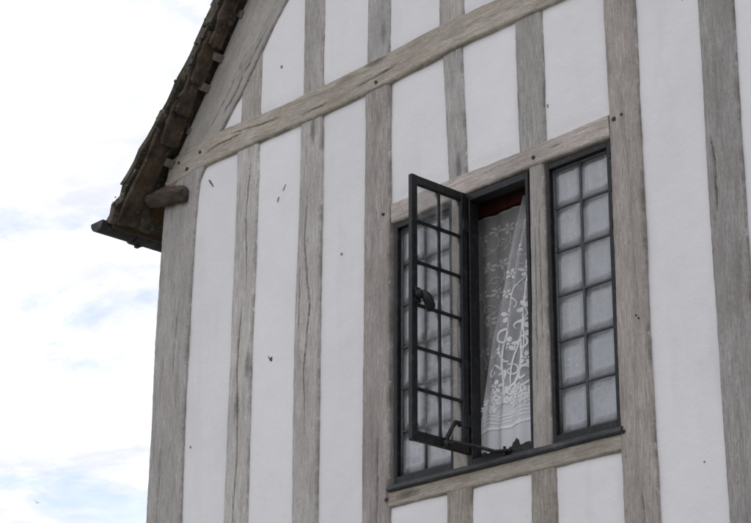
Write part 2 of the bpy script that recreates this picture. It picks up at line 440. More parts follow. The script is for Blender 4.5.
# ------------------------------------------------------------------ ground
gv, gf = [], []
G = 24
for i in range(G + 1):
    for j in range(G + 1):
        x = (i / G - 0.5) * 2; y = (j / G - 0.5) * 2
        vs_ = (600 * x * abs(x), 600 * y * abs(y))
        gv.append((vs_[0], vs_[1], 0.02 * noise.noise((vs_[0] * 0.2, vs_[1] * 0.2, 0)) - 0.02))
for i in range(G):
    for j in range(G): gf.append((i * (G + 1) + j, (i + 1) * (G + 1) + j, (i + 1) * (G + 1) + j + 1, i * (G + 1) + j + 1))
g = pyobj('ground', gv, gf, M['ground'], None, True)
g['kind'] = 'structure'; g['label'] = 'gravel and grass ground below the house'

# ------------------------------------------------------------------ the house
XC = 0.67                       # ridge line
XR = 2 * XC + 1.83              # right hand corner
DEP = 7.0
house = empty('timber_framed_house', (XC, DEP / 2, 0))
tag(house, 'white plastered house framed in grey weathered oak with stone slate roof and open window', 'house')
class HP:                       # children keep world coordinates
    pass
def own(o):
    o.parent = house
    o.matrix_parent_inverse = Matrix.Translation((-XC, -DEP / 2, 0))
    return o
def own_to(o, p):
    o.parent = p
    return o

A0 = Vector((-1.805, 5.787)); ST = Vector((0.6098, 0.7926)); SN = Vector((-0.7926, 0.6098))
def slope(s, p=0.0):
    q = A0 + ST * s + SN * p
    return q.x, q.y

# core of the gable wall (behind plaster and timber), with the window hole
bm = bmesh.new()
add_box(bm, -1.80, 0.0, 0.035, 0.13, 0.4, 5.75); add_box(bm, 1.335, XR - 0.02, 0.035, 0.13, 0.4, 5.75)
add_box(bm, 0.0, 1.335, 0.035, 0.13, 0.4, 3.70); add_box(bm, 0.0, 1.335, 0.035, 0.13, 5.06, 5.75)
p0, p1, p2 = (-1.80, 5.752), (XR - 0.02, 5.752), (XC, 9.0)
tri = [bm.verts.new((p[0], y, p[1])) for y in (0.035, 0.13) for p in (p0, p1, p2)]
bm.faces.new(tri[:3]); bm.faces.new(tri[3:])
for k in range(3): bm.faces.new((tri[k], tri[(k + 1) % 3], tri[3 + (k + 1) % 3], tri[3 + k]))
own(bmobj('wall_core', bm, M['room']))

# plaster panels ------------------------------------------------------------
pn = [0]
def panel(x0, x1, z0, z1, top=None, bulge=0.007):
    pn[0] += 1; sd = pn[0] * 7.3
    nx = max(4, int((x1 - x0) / 0.012)); nz = max(4, int((z1 - z0) / 0.03))
    vs, fs = [], []
    for j in range(nz + 1):
        for i in range(nx + 1):
            x = x0 + (x1 - x0) * i / nx
            zt = z1 if top is None else max(z0 + 0.01, min(z1, top(x)))
            z = z0 + (zt - z0) * j / nz
            ex = min(i, nx - i) / nx * (x1 - x0); ez = min(j, nz - j) / nz * (zt - z0)
            k = min(1, max(0, ex - 0.028) / 0.055) ** 0.6 * min(1, max(0, ez - 0.028) / 0.055) ** 0.6 * (0.82 + 0.3 * noise.noise((x * 7, z * 5, sd + 3)))
            y = 0.006 - 1.25 * bulge * k + 0.0045 * noise.noise((x * 4, z * 3, sd)) + 0.0012 * noise.noise((x * 14, z * 14, sd))
            vs.append((x, y, z))
    for j in range(nz):
        for i in range(nx):
            a = j * (nx + 1) + i
            fs.append((a, a + 1, a + nx + 2, a + nx + 1))
    return own(pyobj('plaster_panel', vs, fs, M['plaster'], None, True))
def chip(parent, x, z, pts, mat='chip_grey'):
    """a small scar where the plaster has flaked"""
    bm = bmesh.new()
    y = -0.0045
    f = [bm.verts.new((x + a * 0.85, y, z + b * 0.9)) for a, b in pts]
    r = [bm.verts.new((x + a * 0.95, 0.012, z + b)) for a, b in pts]
    bm.faces.new(f)
    for k in range(len(pts)): bm.faces.new((f[k], r[k], r[(k + 1) % len(pts)], f[(k + 1) % len(pts)]))
    c = bmobj('flaked_spot', bm, M[mat], parent)
    return c
ZB = 2.72
PV = {}
PV['a'] = panel(-1.60, -1.16, ZB, 5.80); PV['b'] = panel(-1.06, -0.66, ZB, 5.80); PV['c'] = panel(-0.54, -0.17, ZB, 5.80)
PV['d'] = panel(-0.05, 0.38, 5.10, 5.80); PV['e'] = panel(0.45, 0.83, 5.10, 5.80); PV['f'] = panel(0.94, 1.36, 5.10, 5.80)
panel(-0.05, 0.37, ZB, 3.69); panel(0.46, 0.86, ZB, 3.69); panel(0.95, 1.36, ZB, 3.69)
PV['g'] = panel(1.47, 1.87, ZB, 5.80); panel(1.97, 2.38, ZB, 5.80); panel(2.50, 2.92, ZB, 5.80)
def rake(x):
    xx = min(x, 2 * XC - x)
    return 5.787 + (xx + 1.805) * (0.7926 / 0.6098) - 0.18
ups = [-1.45, -1.09, -0.597, -0.105, 0.397, 0.89, 1.415, 1.92, 2.43, 2.80]
for a, b in zip(ups, ups[1:]):
    zt = max(rake(a), rake(b), rake(min(b, max(a, XC))))
    PV['u%.1f' % a] = panel(a, b, 5.88, zt, rake)

# timbers -------------------------------------------------------------------
OAK, RAIL, PALE = M['oak'], M['oak_rail'], M['oak_pale']
corner = own(timber('post', [(-1.84, ZB), (-1.84, 3.893), (-1.835, 4.83), (-1.82, 5.496), (-1.80, 5.80)],
    [(-1.55, ZB), (-1.548, 3.844), (-1.557, 4.70), (-1.545, 5.03), (-1.522, 5.60), (-1.508, 5.70), (-1.47, 5.757), (-1.44, 5.80)], OAK, None, yf=-0.016, ncol=40, wob=0.005,
    cracks=[([(0.30, 0.30), (0.34, 0.52)], 0.006, 0.010), ([(0.62, 0.60), (0.66, 0.74)], 0.005, 0.009)]))
s2 = own(timber('stud', [(-1.207, ZB), (-1.207, 3.788), (-1.198, 4.677), (-1.191, 5.6), (-1.194, 5.80)],
    [(-1.02, ZB), (-1.02, 3.757), (-1.029, 4.637), (-1.014, 5.55), (-1.02, 5.80)], OAK, None, tone=1.20, yf=-0.009, ncol=84,
    cracks=[([(0.66, 0.74), (0.52, 0.86), (0.66, 0.97)], 0.0042, 0.022), ([(0.40, 0.34), (0.52, 0.46), (0.36, 0.60), (0.50, 0.72)], 0.0045, 0.024), ([(0.7, 0.2), (0.35, 0.40)], 0.0038, 0.018)]))
s3 = own(timber('stud', [(-0.684, ZB), (-0.684, 3.7), (-0.70, 4.56), (-0.678, 5.45), (-0.68, 5.80)],
    [(-0.508, ZB), (-0.508, 3.673), (-0.512, 4.516), (-0.515, 5.40), (-0.519, 5.80)], OAK, None, tone=1.16, yf=-0.011, ncol=84,
    cracks=[([(0.52, 0.44), (0.42, 0.56), (0.62, 0.66), (0.30, 0.78), (0.45, 0.87)], 0.0045, 0.024), ([(0.20, 0.62), (0.16, 0.74)], 0.0036, 0.014)]))
p4 = own(timber('post', [(-0.199, ZB), (-0.199, 3.622), (-0.196, 5.3), (-0.197, 5.80)], [(-0.014, ZB), (-0.014, 3.592), (-0.022, 5.25), (-0.022, 5.80)], M['oak_brown'], None, yf=-0.012, ncol=34,
    cracks=[([(0.55, 0.25), (0.60, 0.42)], 0.005, 0.010)]))
p5 = own(timber('post', [(1.332, ZB), (1.330, 3.37), (1.338, 4.5), (1.334, 5.06), (1.328, 5.80)], [(1.506, ZB), (1.506, 3.34), (1.497, 4.04), (1.499, 4.82), (1.499, 5.80)], M['oak_brown'], None, yf=-0.013, ncol=34,
    cracks=[([(0.62, 0.12), (0.55, 0.26)], 0.004, 0.008)]))
p6 = own(timber('post', [(1.834, ZB), (1.834, 3.32), (1.828, 4.72), (1.831, 5.80)], [(1.996, ZB), (1.996, 3.29), (2.001, 4.67), (2.007, 5.80)], M['oak_brown'], None, tone=1.00, yf=-0.011, ncol=34,
    cracks=[([(0.20, 0.58), (0.27, 0.64), (0.16, 0.70)], 0.005, 0.012)]))
p7 = own(vpost('post', 2.34, 2.52, ZB, 5.80, OAK, None))
p8 = own(vpost('post', XR - 0.27, XR, ZB, 5.80, OAK, None, yf=-0.016))
# upper studs
def ust(x0, x1, x0b=None, x1b=None, mat=OAK):
    zt = max(5.98, min(rake(x0), rake(x1)) + 0.12)
    return own(timber('stud', [(x0b or x0, 5.84), (x0, zt)], [(x1b or x1, 5.84), (x1, zt)], mat, None, yf=-0.008))
ust(-1.158, -1.013, -1.18, -1.015); ust(-0.678, -0.520, -0.670, -0.516); ust(-0.185, -0.024, -0.19, -0.023)
ust(0.311, 0.485, 0.318, 0.483); ust(0.81, 0.97); ust(1.33, 1.50); ust(1.834, 2.0); ust(2.35, 2.50)
# short studs above and below the window
own(timber('stud', [(0.369, 5.08), (0.369, 5.123), (0.335, 5.80)], [(0.484, 5.08), (0.484, 5.126), (0.461, 5.80)], OAK, None, yf=-0.006))
own(timber('stud', [(0.813, 5.08), (0.813, 5.125), (0.80, 5.80)], [(0.970, 5.08), (0.970, 5.146), (0.966, 5.80)], OAK, None, yf=-0.007))
own(timber('stud', [(0.345, ZB), (0.341, 3.70)], [(0.490, ZB), (0.492, 3.70)], RAIL, None, tone=0.78, yf=-0.006))
own(timber('stud', [(0.834, ZB), (0.835, 3.70)], [(0.970, ZB), (0.974, 3.70)], RAIL, None, tone=0.78, yf=-0.006))
# rails
tie = own(timber('tie_beam', [(-1.80, 5.735), (-1.529, 5.772), (-1.179, 5.765), (-0.775, 5.757), (-0.512, 5.748), (-0.022, 5.753), (0.461, 5.773), (0.80, 5.775), (1.11, 5.768), (XR, 5.76)],
    [(-1.76, 5.895), (-1.62, 5.925), (-1.323, 5.938), (-0.779, 5.905), (-0.47, 5.911), (-0.023, 5.916), (0.317, 5.928), (0.716, 5.922), (1.2, 5.92), (XR, 5.92)], RAIL, None, yf=-0.020, ncol=30, wob=0.005,
    cracks=[([(0.45, 0.06), (0.58, 0.13)], 0.005, 0.008), ([(0.72, 0.10), (0.55, 0.20)], 0.004, 0.007), ([(0.35, 0.30), (0.46, 0.38)], 0.005, 0.008), ([(0.25, 0.22), (0.30, 0.27)], 0.004, 0.007)]))
head = own(timber('head_rail', [(-0.008, 5.021), (0.533, 5.023), (0.871, 5.029), (1.336, 5.026)], [(-0.012, 5.122), (0.375, 5.126), (0.813, 5.121), (1.33, 5.129)], M['oak_brown'], None, tone=1.1, yf=-0.009, ncol=22,
    cracks=[([(0.5, 0.74), (0.58, 0.80)], 0.003, 0.005)]))
srail = own(timber('sill_rail', [(-0.018, 3.660), (1.338, 3.661)], [(-0.018, 3.735), (1.338, 3.735)], RAIL, None, yf=-0.009, ncol=18))
bres = own(timber('bressummer', [(-1.86, 2.50), (XR + 0.02, 2.50)], [(-1.86, 2.76), (XR + 0.02, 2.76)], RAIL, None, yf=-0.03, depth=0.16))
# principal rafters, feet standing on the tie beam
raft = own(timber('rafter', [slope(-0.03), slope(0.33), slope(1.07), slope(4.07)],
    [(-1.47, 5.87), (-1.323, 5.945), (-1.161, 6.10), (-1.012, 6.292), (-0.816, 6.515), (-0.30, 7.12), (XC, 8.55)], PALE, None, yf=-0.016, ncol=40, wob=0.005,
    cracks=[([(0.80, 0.06), (0.86, 0.22)], 0.006, 0.014), ([(0.60, 0.05), (0.66, 0.20)], 0.004, 0.010)]))
raft2 = own(timber('rafter', [(2 * XC - x, z) for x, z in [(-1.47, 5.87), (-1.012, 6.292), (-0.816, 6.515), (XC, 8.55)]],
    [(2 * XC - x, z) for x, z in [slope(-0.03), slope(1.07), slope(4.07)]], PALE, None, yf=-0.017))
# horn: gnarled plate end lying across the corner below the tie beam
hv, hf = [], []
HN, HS = 26, 16
for i in range(HN + 1):
    q = i / HN
    x = -1.92 + 0.325 * q
    zc = 5.690 - 0.052 * q + 0.012 * math.sin(q * 3.1); yc = -0.050 + 0.020 * q
    r = (0.043 + 0.012 * math.sin(q * 3.0)) * (min(1, 0.6 + q * 4) if q < 0.1 else 1)
    for k in range(HS):
        an = k * 2 * math.pi / HS
        rr = r * (0.94 + 0.16 * math.cos(4 * an + 0.6)) * (1 + 0.26 * noise.noise((math.cos(an) * 1.2, math.sin(an) * 1.2, q * 6)) + 0.20 * noise.noise((math.cos(an) * 3, math.sin(an) * 3, q * 14)) - (0.45 * max(0, q - 0.62) * (1 if math.sin(an) < -0.2 else 0)))
        hv.append((x + (0.012 * math.sin(an * 3) if i in (0, HN) else 0), yc + rr * math.cos(an) * 0.9, zc + rr * math.sin(an)))
for i in range(HN):
    for k in range(HS):
        hf.append((i * HS + k, i * HS + (k + 1) % HS, (i + 1) * HS + (k + 1) % HS, (i + 1) * HS + k))
hf.append(tuple(range(HS))[::-1]); hf.append(tuple(range(HN * HS, HN * HS + HS)))
own(pyobj('plate_end', hv, hf, M['horn'], None, True, [(k % HS / HS * 0.4, hv[k][0]) for k in range(len(hv))]))

for par, x, z, r in ((p5, 1.367, 5.094, .013), (p5, 1.408, 5.102, .008), (tie, -0.108, 5.786, .014), (p4, -0.060, 5.08, .012), (tie, -1.684, 5.858, .013), (tie, -1.609, 5.797, .013),
        (tie, -1.499, 5.862, .013), (head, 0.902, 5.066, .013), (p5, 1.453, 4.185, .010), (p5, 1.352, 3.732, .013), (p4, -0.030, 3.698, .012), (p5, 1.44, 4.20, .007)):
    y = {id(tie): -0.021}.get(id(par), -0.013)
    peg(par, x, z, y, r * random.uniform(0.65, 0.95))

# flakes and scars in the plaster
chip(PV['a'], -1.412, 5.66, [(-.030, .028), (-.012, .020), (.012, -.010), (.026, -.034), (.014, -.026), (-.006, -.004)], 'chip')
chip(PV['b'], -0.815, 5.445, [(-.004, -.012), (.022, .020), (.026, .016), (.010, -.008)])
chip(PV['b'], -0.855, 5.40, [(-.006, -.016), (.006, .012), (.010, .010), (.000, -.016)])
chip(PV['b'], -0.879, 4.555, [(-.024, .022), (-.004, .006), (.014, .010), (.016, -.010), (.004, -.016), (-.006, -.006)], 'chip')
chip(PV['c'], -0.363, 4.966, [(-.008, .005), (.006, .006), (.007, -.005), (-.005, -.007)])
chip(PV['a'], -1.499, 4.229, [(-.007, .006), (.006, .006), (.006, -.006), (-.006, -.006)])
chip(PV['g'], 1.732, 3.54, [(-.005, .004), (.005, .004), (.004, -.005), (-.004, -.004)])
chip(PV['u-1.1'], -0.852, 6.143, [(-.010, .006), (.004, .010), (.010, -.004), (-.004, -.009)])
chip(PV['f'], 0.985, 5.291, [(-.004, .008), (.003, .007), (.004, -.006), (-.003, -.008)])

# lower storey, side and back walls, plinth ----------------------------------
own(box('lower_wall', -1.80, XR - 0.04, 0.004, 0.10, 0.45, 2.52, M['plaster']))
own(box('plinth', -1.86, XR + 0.02, -0.06, DEP + 0.06, -0.1, 0.45, M['brick_plinth'], None, 0.02))
for x in (-1.84, -0.60, 0.60, 1.83, XR - 0.22):
    own(vpost('post', x, x + 0.2, 0.44, 2.52, OAK, None, yf=-0.012))
own(box('side_wall', -1.79, -1.66, 0.14, DEP - 0.14, 0.44, 5.72, M['plaster']))
own(box('side_wall', XR - 0.15, XR - 0.02, 0.14, DEP - 0.14, 0.44, 5.72, M['plaster']))
bm = bmesh.new()
bk = [(-1.78, 0.44), (XR - 0.03, 0.44), (XR - 0.03, 5.75), (XC, 8.95), (-1.78, 5.75)]
f1 = [bm.verts.new((x, DEP - 0.13, z)) for x, z in bk]; f2 = [bm.verts.new((x, DEP, z)) for x, z in bk]
bm.faces.new(f1); bm.faces.new(f2)
for k in range(5): bm.faces.new((f1[k], f1[(k + 1) % 5], f2[(k + 1) % 5], f2[k]))
own(bmobj('back_wall', bm, M['plaster']))
for k in range(8):
    own(box('side_post', -1.815, -1.74, 0.45 + k * 0.85, 0.63 + k * 0.85, 0.46, 5.70, M['oak'], None, 0.01))
    own(box('side_post', XR - 0.07, XR + 0.005, 0.45 + k * 0.85, 0.63 + k * 0.85, 0.46, 5.70, M['oak'], None, 0.01))
own(box('wall_plate', -1.83, -1.66, 0.10, DEP, 5.66, 5.80, M['oak_dark'], None, 0.01))
# room behind the window
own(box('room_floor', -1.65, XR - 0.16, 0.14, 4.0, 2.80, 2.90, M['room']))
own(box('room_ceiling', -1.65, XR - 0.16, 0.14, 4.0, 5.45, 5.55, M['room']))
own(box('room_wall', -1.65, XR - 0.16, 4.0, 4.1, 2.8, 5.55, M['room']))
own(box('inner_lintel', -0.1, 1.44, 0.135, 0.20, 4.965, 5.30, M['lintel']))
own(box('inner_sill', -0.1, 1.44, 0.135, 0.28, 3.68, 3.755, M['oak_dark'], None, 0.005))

# window ----------------------------------------------------------------------
own(vpost('mullion', 0.382, 0.470, 3.745, 5.035, PALE, None, yf=-0.004, depth=0.058, wob=0.002, ncol=18, cracks=[([(0.45, 0.2), (0.5, 0.7)], 0.004, 0.007)]))
own(timber('mullion', [(0.852, 3.745), (0.865, 5.035)], [(0.957, 3.745), (0.948, 5.035)], PALE, None, yf=-0.004, depth=0.058, wob=0.002, ncol=20, relief=0.0022,
    cracks=[([(0.30, 0.15), (0.36, 0.8)], 0.004, 0.007), ([(0.68, 0.3), (0.62, 0.95)], 0.004, 0.006)]))
# lead covered sill strip with a rolled nose
sv, sf = [], []
prof = [(0.11, 3.738), (0.11, 3.772), (-0.002, 3.760), (-0.020, 3.757), (-0.030, 3.748), (-0.030, 3.736), (-0.022, 3.729), (-0.006, 3.731)]
NS = 60
for i in range(NS + 1):
    x = -0.014 + (1.348 + 0.014) * i / NS
    for (y, z) in prof:
        sv.append((x, y + (0.003 * noise.noise((x * 9, z * 50, 2)) if y < 0 else 0), z + 0.0025 * noise.noise((x * 7, y * 40, 5))))
for i in range(NS):
    for k in range(8): sf.append((i * 8 + k, i * 8 + (k + 1) % 8, (i + 1) * 8 + (k + 1) % 8, (i + 1) * 8 + k))
sf.append(tuple(range(8))[::-1]); sf.append(tuple(range(NS * 8, NS * 8 + 8)))
own(pyobj('window_sill', sv, sf, M['sill'], None, False))

def ring(name, x0, x1, z0, z1, w, y0, y1, mat, wt=None, wb=None, wr=None):
    wt = wt or w; wb = wb or w; wr = wr or w
    bm = bmesh.new()
    add_box(bm, x0, x0 + w, y0, y1, z0, z1, 0.003); add_box(bm, x1 - wr, x1, y0, y1, z0, z1, 0.003)
    add_box(bm, x0 + w - .002, x1 - wr + .002, y0 + 0.001, y1 - .001, z1 - wt, z1 - 0.001, 0.003); add_box(bm, x0 + w - .002, x1 - wr + .002, y0 + 0.001, y1 - .001, z0 + .001, z0 + wb, 0.003)
    return bmobj(name, bm, mat)
def pane(x0, x1, z0, z1, y, parent, tilt=0.03):
    """one quarry of old glass, never quite true"""
    bm = bmesh.new()
    a, b = random.uniform(-tilt, tilt), random.uniform(-tilt, tilt)
    n = 4; vs = [[[None] * (n + 1) for _ in range(n + 1)] for _ in (0, 1)]
    bu = random.uniform(-0.0015, 0.0015)
    for s in (0, 1):
        for i in range(n + 1):
            for j in range(n + 1):
                u, v = i / n - .5, j / n - .5
                yy = y + a * u * (x1 - x0) + b * v * (z1 - z0) + bu * (1 - 4 * u * u) * (1 - 4 * v * v) + s * 0.003
                vs[s][i][j] = bm.verts.new((x0 + (x1 - x0) * i / n, yy, z0 + (z1 - z0) * j / n))
    for s in (0, 1):
        for i in range(n):
            for j in range(n):
                bm.faces.new((vs[s][i][j], vs[s][i + 1][j], vs[s][i + 1][j + 1], vs[s][i][j + 1]))
    for k in range(n):
        for (p, q) in (((k, 0), (k + 1, 0)), ((k, n), (k + 1, n)), ((0, k), (0, k + 1)), ((n, k), (n, k + 1))):
            bm.faces.new((vs[0][p[0]][p[1]], vs[0][q[0]][q[1]], vs[1][q[0]][q[1]], vs[1][p[0]][p[1]]))
    return bmobj('pane', bm, M['glass'], parent, True)
def came(p0, p1, r, mat, parent, depth=0.006, wav=0.0015, name='glazing_bar'):
    """lead came between two points (x, y, z), oval in section, slightly wavy"""
    bm = bmesh.new()
    p0, p1 = Vector(p0), Vector(p1); n = 10
    ax = (p1 - p0).normalized(); nn = Vector((0, 1, 0)); sd = ax.cross(nn)
    ph = random.random() * 50
    rings = []
    for i in range(n + 1):
        c = p0.lerp(p1, i / n) + sd * wav * noise.noise((i * 0.9, ph, 0)) + nn * wav * noise.noise((i * 0.7, ph, 8))
        rings.append([bm.verts.new(c + sd * r * math.cos(k * math.pi / 4) + nn * depth * math.sin(k * math.pi / 4)) for k in range(8)])
    for i in range(n):
        for k in range(8): bm.faces.new((rings[i][k], rings[i][(k + 1) % 8], rings[i + 1][(k + 1) % 8], rings[i + 1][k]))
    bm.faces.new(rings[0]); bm.faces.new(rings[-1])
    return bmobj(name, bm, mat, parent, True)
ROWS = [3.792, 4.002, 4.203, 4.405, 4.607, 4.806, 4.990]
def fixed_light(x0, x1, gx0, gx1, gm, label):
    w = own(ring('window', x0, x1, 3.757, 5.020, gx0 - x0, 0.004, 0.045, M['iron'], 0.030, 0.040, x1 - gx1))
    w['label'] = label
    y = 0.030
    zs = list(ROWS); zs[0] = 3.797
    for j in range(6):
        pane(gx0, gm, zs[j], zs[j + 1], y, w); pane(gm, gx1, zs[j], zs[j + 1], y, w)
    for j in range(1, 6): came((gx0, y, zs[j] + random.uniform(-.004, .004)), (gx1, y, zs[j] + random.uniform(-.004, .004)), 0.0070, M['lead'], w)
    came((gm, y - 0.001, zs[0]), (gm + random.uniform(-.003, .003), y - 0.001, zs[6]), 0.0070, M['lead'], w)
    for x in (gx0 + 0.007, gx1 - 0.007): came((x, y, zs[0]), (x, y, zs[6]), 0.009, M['lead'], w, name='border_came')
    for z in (zs[0] + 0.004, zs[6] - 0.004): came((gx0, y, z), (gx1, y, z), 0.009, M['lead'], w, name='border_came')
    return w
fixed_light(-0.002, 0.380, 0.020, 0.360, 0.182, 'leaded window of twelve panes behind the open casement')
rw = fixed_light(0.958, 1.332, 0.976, 1.302, 1.134, 'closed leaded window of twelve panes right of the oak mullion')
for z in (4.93, 4.78, 4.62, 4.35, 4.12, 3.93): box('fixing_lug', 1.318, 1.330, -0.002, 0.006, z, z + 0.028, M['iron'], rw, 0.003)
# frame of the middle light
own(ring('window_frame', 0.470, 0.858, 3.757, 5.020, 0.030, -0.004, 0.056, M['iron'], 0.036, 0.030, 0.018))

# the open casement: hinged on the left jamb of the middle light, swung out square to the wall
CX, CY = 0.482, -0.012
CW, Z0, Z1 = 0.345, 3.806, 5.018
bm = bmesh.new()
def cbox(bm, a0, a1, z0, z1, d0=-0.012, d1=0.012, bev=0.003):   # a: distance out from hinge, d: across thickness (+ = room side face)
    add_box(bm, CX + d0, CX + d1, CY - a1, CY - a0, z0, z1, bev)
cbox(bm, 0.0, 0.036, Z0, Z1); cbox(bm, CW - 0.036, CW, Z0, Z1)
cbox(bm, 0.034, CW - 0.034, Z1 - 0.042, Z1 - .001, -0.011, 0.011); cbox(bm, 0.034, CW - 0.034, Z0 + .001, Z0 + 0.045, -0.011, 0.011)
cbox(bm, -0.010, 0.010, Z0 + 0.004, Z1 - 0.004, -0.020, -0.009)       # outer flange
cas = own(bmobj('casement', bm, M['iron'])); cas['label'] = 'black iron casement standing open at a right angle to the wall'
A0_, A1_, AM = 0.034, CW - 0.034, CW * 0.5 - 0.004
cz = [Z0 + 0.040, 4.038, 4.222, 4.415, 4.612, 4.803, Z1 - 0.040]
def cpane(a0, a1, z0, z1):
    o = pane(0, a1 - a0, z0, z1, 0.0, cas, 0.006)
    me = o.data
    for v in me.vertices:
        x, y, z = v.co; v.co = (CX + y, CY - a0 - x, z)
    me.flip_normals()
for j in range(6):
    cpane(A0_, AM, cz[j], cz[j + 1]); cpane(AM, A1_, cz[j], cz[j + 1])
def cbar(a0, z0, a1, z1, r):
    bm = bmesh.new()
    if abs(a1 - a0) > abs(z1 - z0): add_box(bm, CX - 0.007, CX + 0.008, CY - a1, CY - a0, z0 - r, z0 + r, 0.002)
    else: add_box(bm, CX - 0.006, CX + 0.007, CY - a0 - r, CY - a0 + r, z0, z1, 0.002)
    return bmobj('glazing_bar', bm, M['iron'], cas)
for j in range(1, 6): cbar(A0_, cz[j], A1_, cz[j], 0.0065)
cbar(AM, cz[0], AM, cz[6], 0.006)
for z in (4.86, 3.95):
    bm = bmesh.new()
    add_tube(bm, [(CX - 0.014, CY + 0.012, z - 0.04), (CX - 0.014, CY + 0.012, z + 0.04)], 0.011, 10)
    add_box(bm, CX - 0.012, CX + 0.016, CY - 0.03, CY + 0.02, z - 0.03, z + 0.03, 0.003)
    bmobj('hinge', bm, M['iron'], cas)
# fastener: boss with a drooping pear shaped grip
HY, HZ = CY - (CW - 0.030), 4.455
bm = bmesh.new()
add_box(bm, CX + 0.010, CX + 0.018, HY - 0.016, HY + 0.020, HZ - 0.035, HZ + 0.035, 0.003)
add_tube(bm, [(CX + 0.012, HY, HZ), (CX + 0.034, HY, HZ), (CX + 0.044, HY, HZ)], [0.020, 0.022, 0.015], 12)
pts, rad = [], []
for k in range(9):
    q = k / 8
    pts.append((CX + 0.040 + 0.012 * math.sin(q * 3), HY + 0.008 + 0.045 * q, HZ + 0.012 - 0.078 * q))
    rad.append(0.012 + 0.011 * math.sin(math.pi * min(1, q * 1.02)) ** 1.2 + (0.006 if k > 5 else 0))
add_tube(bm, pts, rad, 10)
bmesh.ops.scale(bm, vec=(1, 1, 1), verts=bm.verts)
bmobj('handle', bm, M['iron'], cas, True)
# stay: pivots on the bottom rail, lies across to a pin on the sill, curled thumb piece standing up
bm = bmesh.new()
PXs, PY, PZ = CX + 0.020, CY - 0.155, 3.822
add_tube(bm, [(PXs - 0.012, PY, PZ), (PXs + 0.016, PY, PZ)], [0.017, 0.017], 12)
add_tube(bm, [(PXs + 0.008, PY, PZ), (PXs + 0.03, PY + 0.025, PZ + 0.004), (PXs + 0.09, PY + 0.085, PZ - 0.012), (0.66, -0.030, 3.783), (0.735, -0.012, 3.778)], [0.009, 0.009, 0.008, 0.008, 0.007], 8)
add_tube(bm, [(PXs + 0.006, PY - 0.004, PZ + 0.01), (PXs + 0.010, PY + 0.012, PZ + 0.045), (PXs + 0.012, PY + 0.032, PZ + 0.080), (PXs + 0.014, PY + 0.048, PZ + 0.100), (PXs + 0.016, PY + 0.068, PZ + 0.100), (PXs + 0.016, PY + 0.070, PZ + 0.085)],
    [0.010, 0.010, 0.009, 0.011, 0.012, 0.009], 8)
add_tube(bm, [(0.70, -0.014, 3.752), (0.70, -0.014, 3.80)], [0.009, 0.006], 8)
bmobj('stay', bm, M['iron'], cas, True)

# ------------------------------------------------------------------ roof
def vov(s):                                    # how far the verge overhangs the gable
    P_ = [(-0.4, 0.20), (-0.1, 0.195), (0.1, 0.18), (0.25, 0.168), (0.68, 0.148), (1.1, 0.14), (9, 0.14)]
    for (a, b), (c, d) in zip(P_, P_[1:]):
        if a <= s <= c: return b + (d - b) * (s - a) / (c - a)
    return 0.14
def lift(s): return 0.040 * max(0.0, min(1.0, (0.20 - s) / 0.5))
def roof_pt(s, p, y, side=0):
    x, z = slope(s, p + lift(s))
    return (x if side == 0 else 2 * XC - x, y, z)
SE = -0.35
bm = bmesh.new()
for side in (0, 1):
    ss = [SE + 0.12, 0.0, 0.3, 4.10]
    a = [bm.verts.new(roof_pt(s, 0.012, 0.02, side)) for s in ss]; b = [bm.verts.new(roof_pt(s, 0.012, DEP + 0.1, side)) for s in ss]
    c = [bm.verts.new(roof_pt(s, 0.030, 0.02, side)) for s in ss]; d = [bm.verts.new(roof_pt(s, 0.030, DEP + 0.1, side)) for s in ss]
    for k in range(3):
        bm.faces.new((a[k], a[k + 1], b[k + 1], b[k])); bm.faces.new((c[k], c[k + 1], d[k + 1], d[k]))
        bm.faces.new((a[k], a[k + 1], c[k + 1], c[k]))
    bm.faces.new((a[0], b[0], d[0], c[0]))
roof = own(bmobj('roof', bm, M['oak_dark'])); roof['label'] = 'steep stone slate roof, mossy at the verge'

def slate_geo(s0, ln, y0, y1, tail_p, head_p, th, side, jit, nx=5, ny=5):
    """rough split slab in roof coordinates, ragged along its edges"""
    sd = random.random() * 100
    top, bot = [], []
    for i in range(nx + 1):
        for j in range(ny + 1):
            u, v = i / nx, j / ny
            s = s0 + ln * u; y = y0 + (y1 - y0) * v
            if i == 0: s += jit * noise.noise((v * 4, sd, 1)) - (0.5 * jit if j in (0, ny) else 0) * -1
            if j == 0: y += jit * (noise.noise((u * 5, sd, 2)) + 0.6 * noise.noise((u * 13, sd, 2)))
            if j == ny: y += 0.3 * jit * noise.noise((u * 4, sd, 3))
            p = tail_p + (head_p - tail_p) * u + 0.5 * jit * noise.noise((u * 3, v * 3, sd))
            edge = 0.006 * (1 if (i == 0 or j == 0) else 0)
            top.append(roof_pt(s, p + th * (1 + 0.35 * noise.noise((u * 4, v * 4, sd + 9))) - edge, y, side))
            bot.append(roof_pt(s + (0.006 if i == 0 else 0), p + 0.002 * noise.noise((u * 6, v * 6, sd + 19)), y + (0.006 if j == 0 else 0), side))
    n = len(top); fs = []
    W = ny + 1
    for i in range(nx):
        for j in range(ny):
            a = i * W + j
            fs.append((a, a + 1, a + W + 1, a + W)); fs.append((n + a, n + a + W, n + a + W + 1, n + a + 1))
    for i in range(nx):
        a = i * W; fs.append((a, a + W, n + a + W, n + a)); a = i * W + ny; fs.append((a, n + a, n + a + W, a + W))
    for j in range(ny):
        a = j; fs.append((a, n + a, n + a + 1, a + 1)); a = nx * W + j; fs.append((a, a + 1, n + a + 1, n + a))
    return top + bot, fs
courses = []
s = SE; gauge = 0.225
while s < 4.0:
    courses.append(s); s += gauge * random.uniform(0.88, 1.1); gauge = max(0.15, gauge - 0.004)
restv, restf = [], []
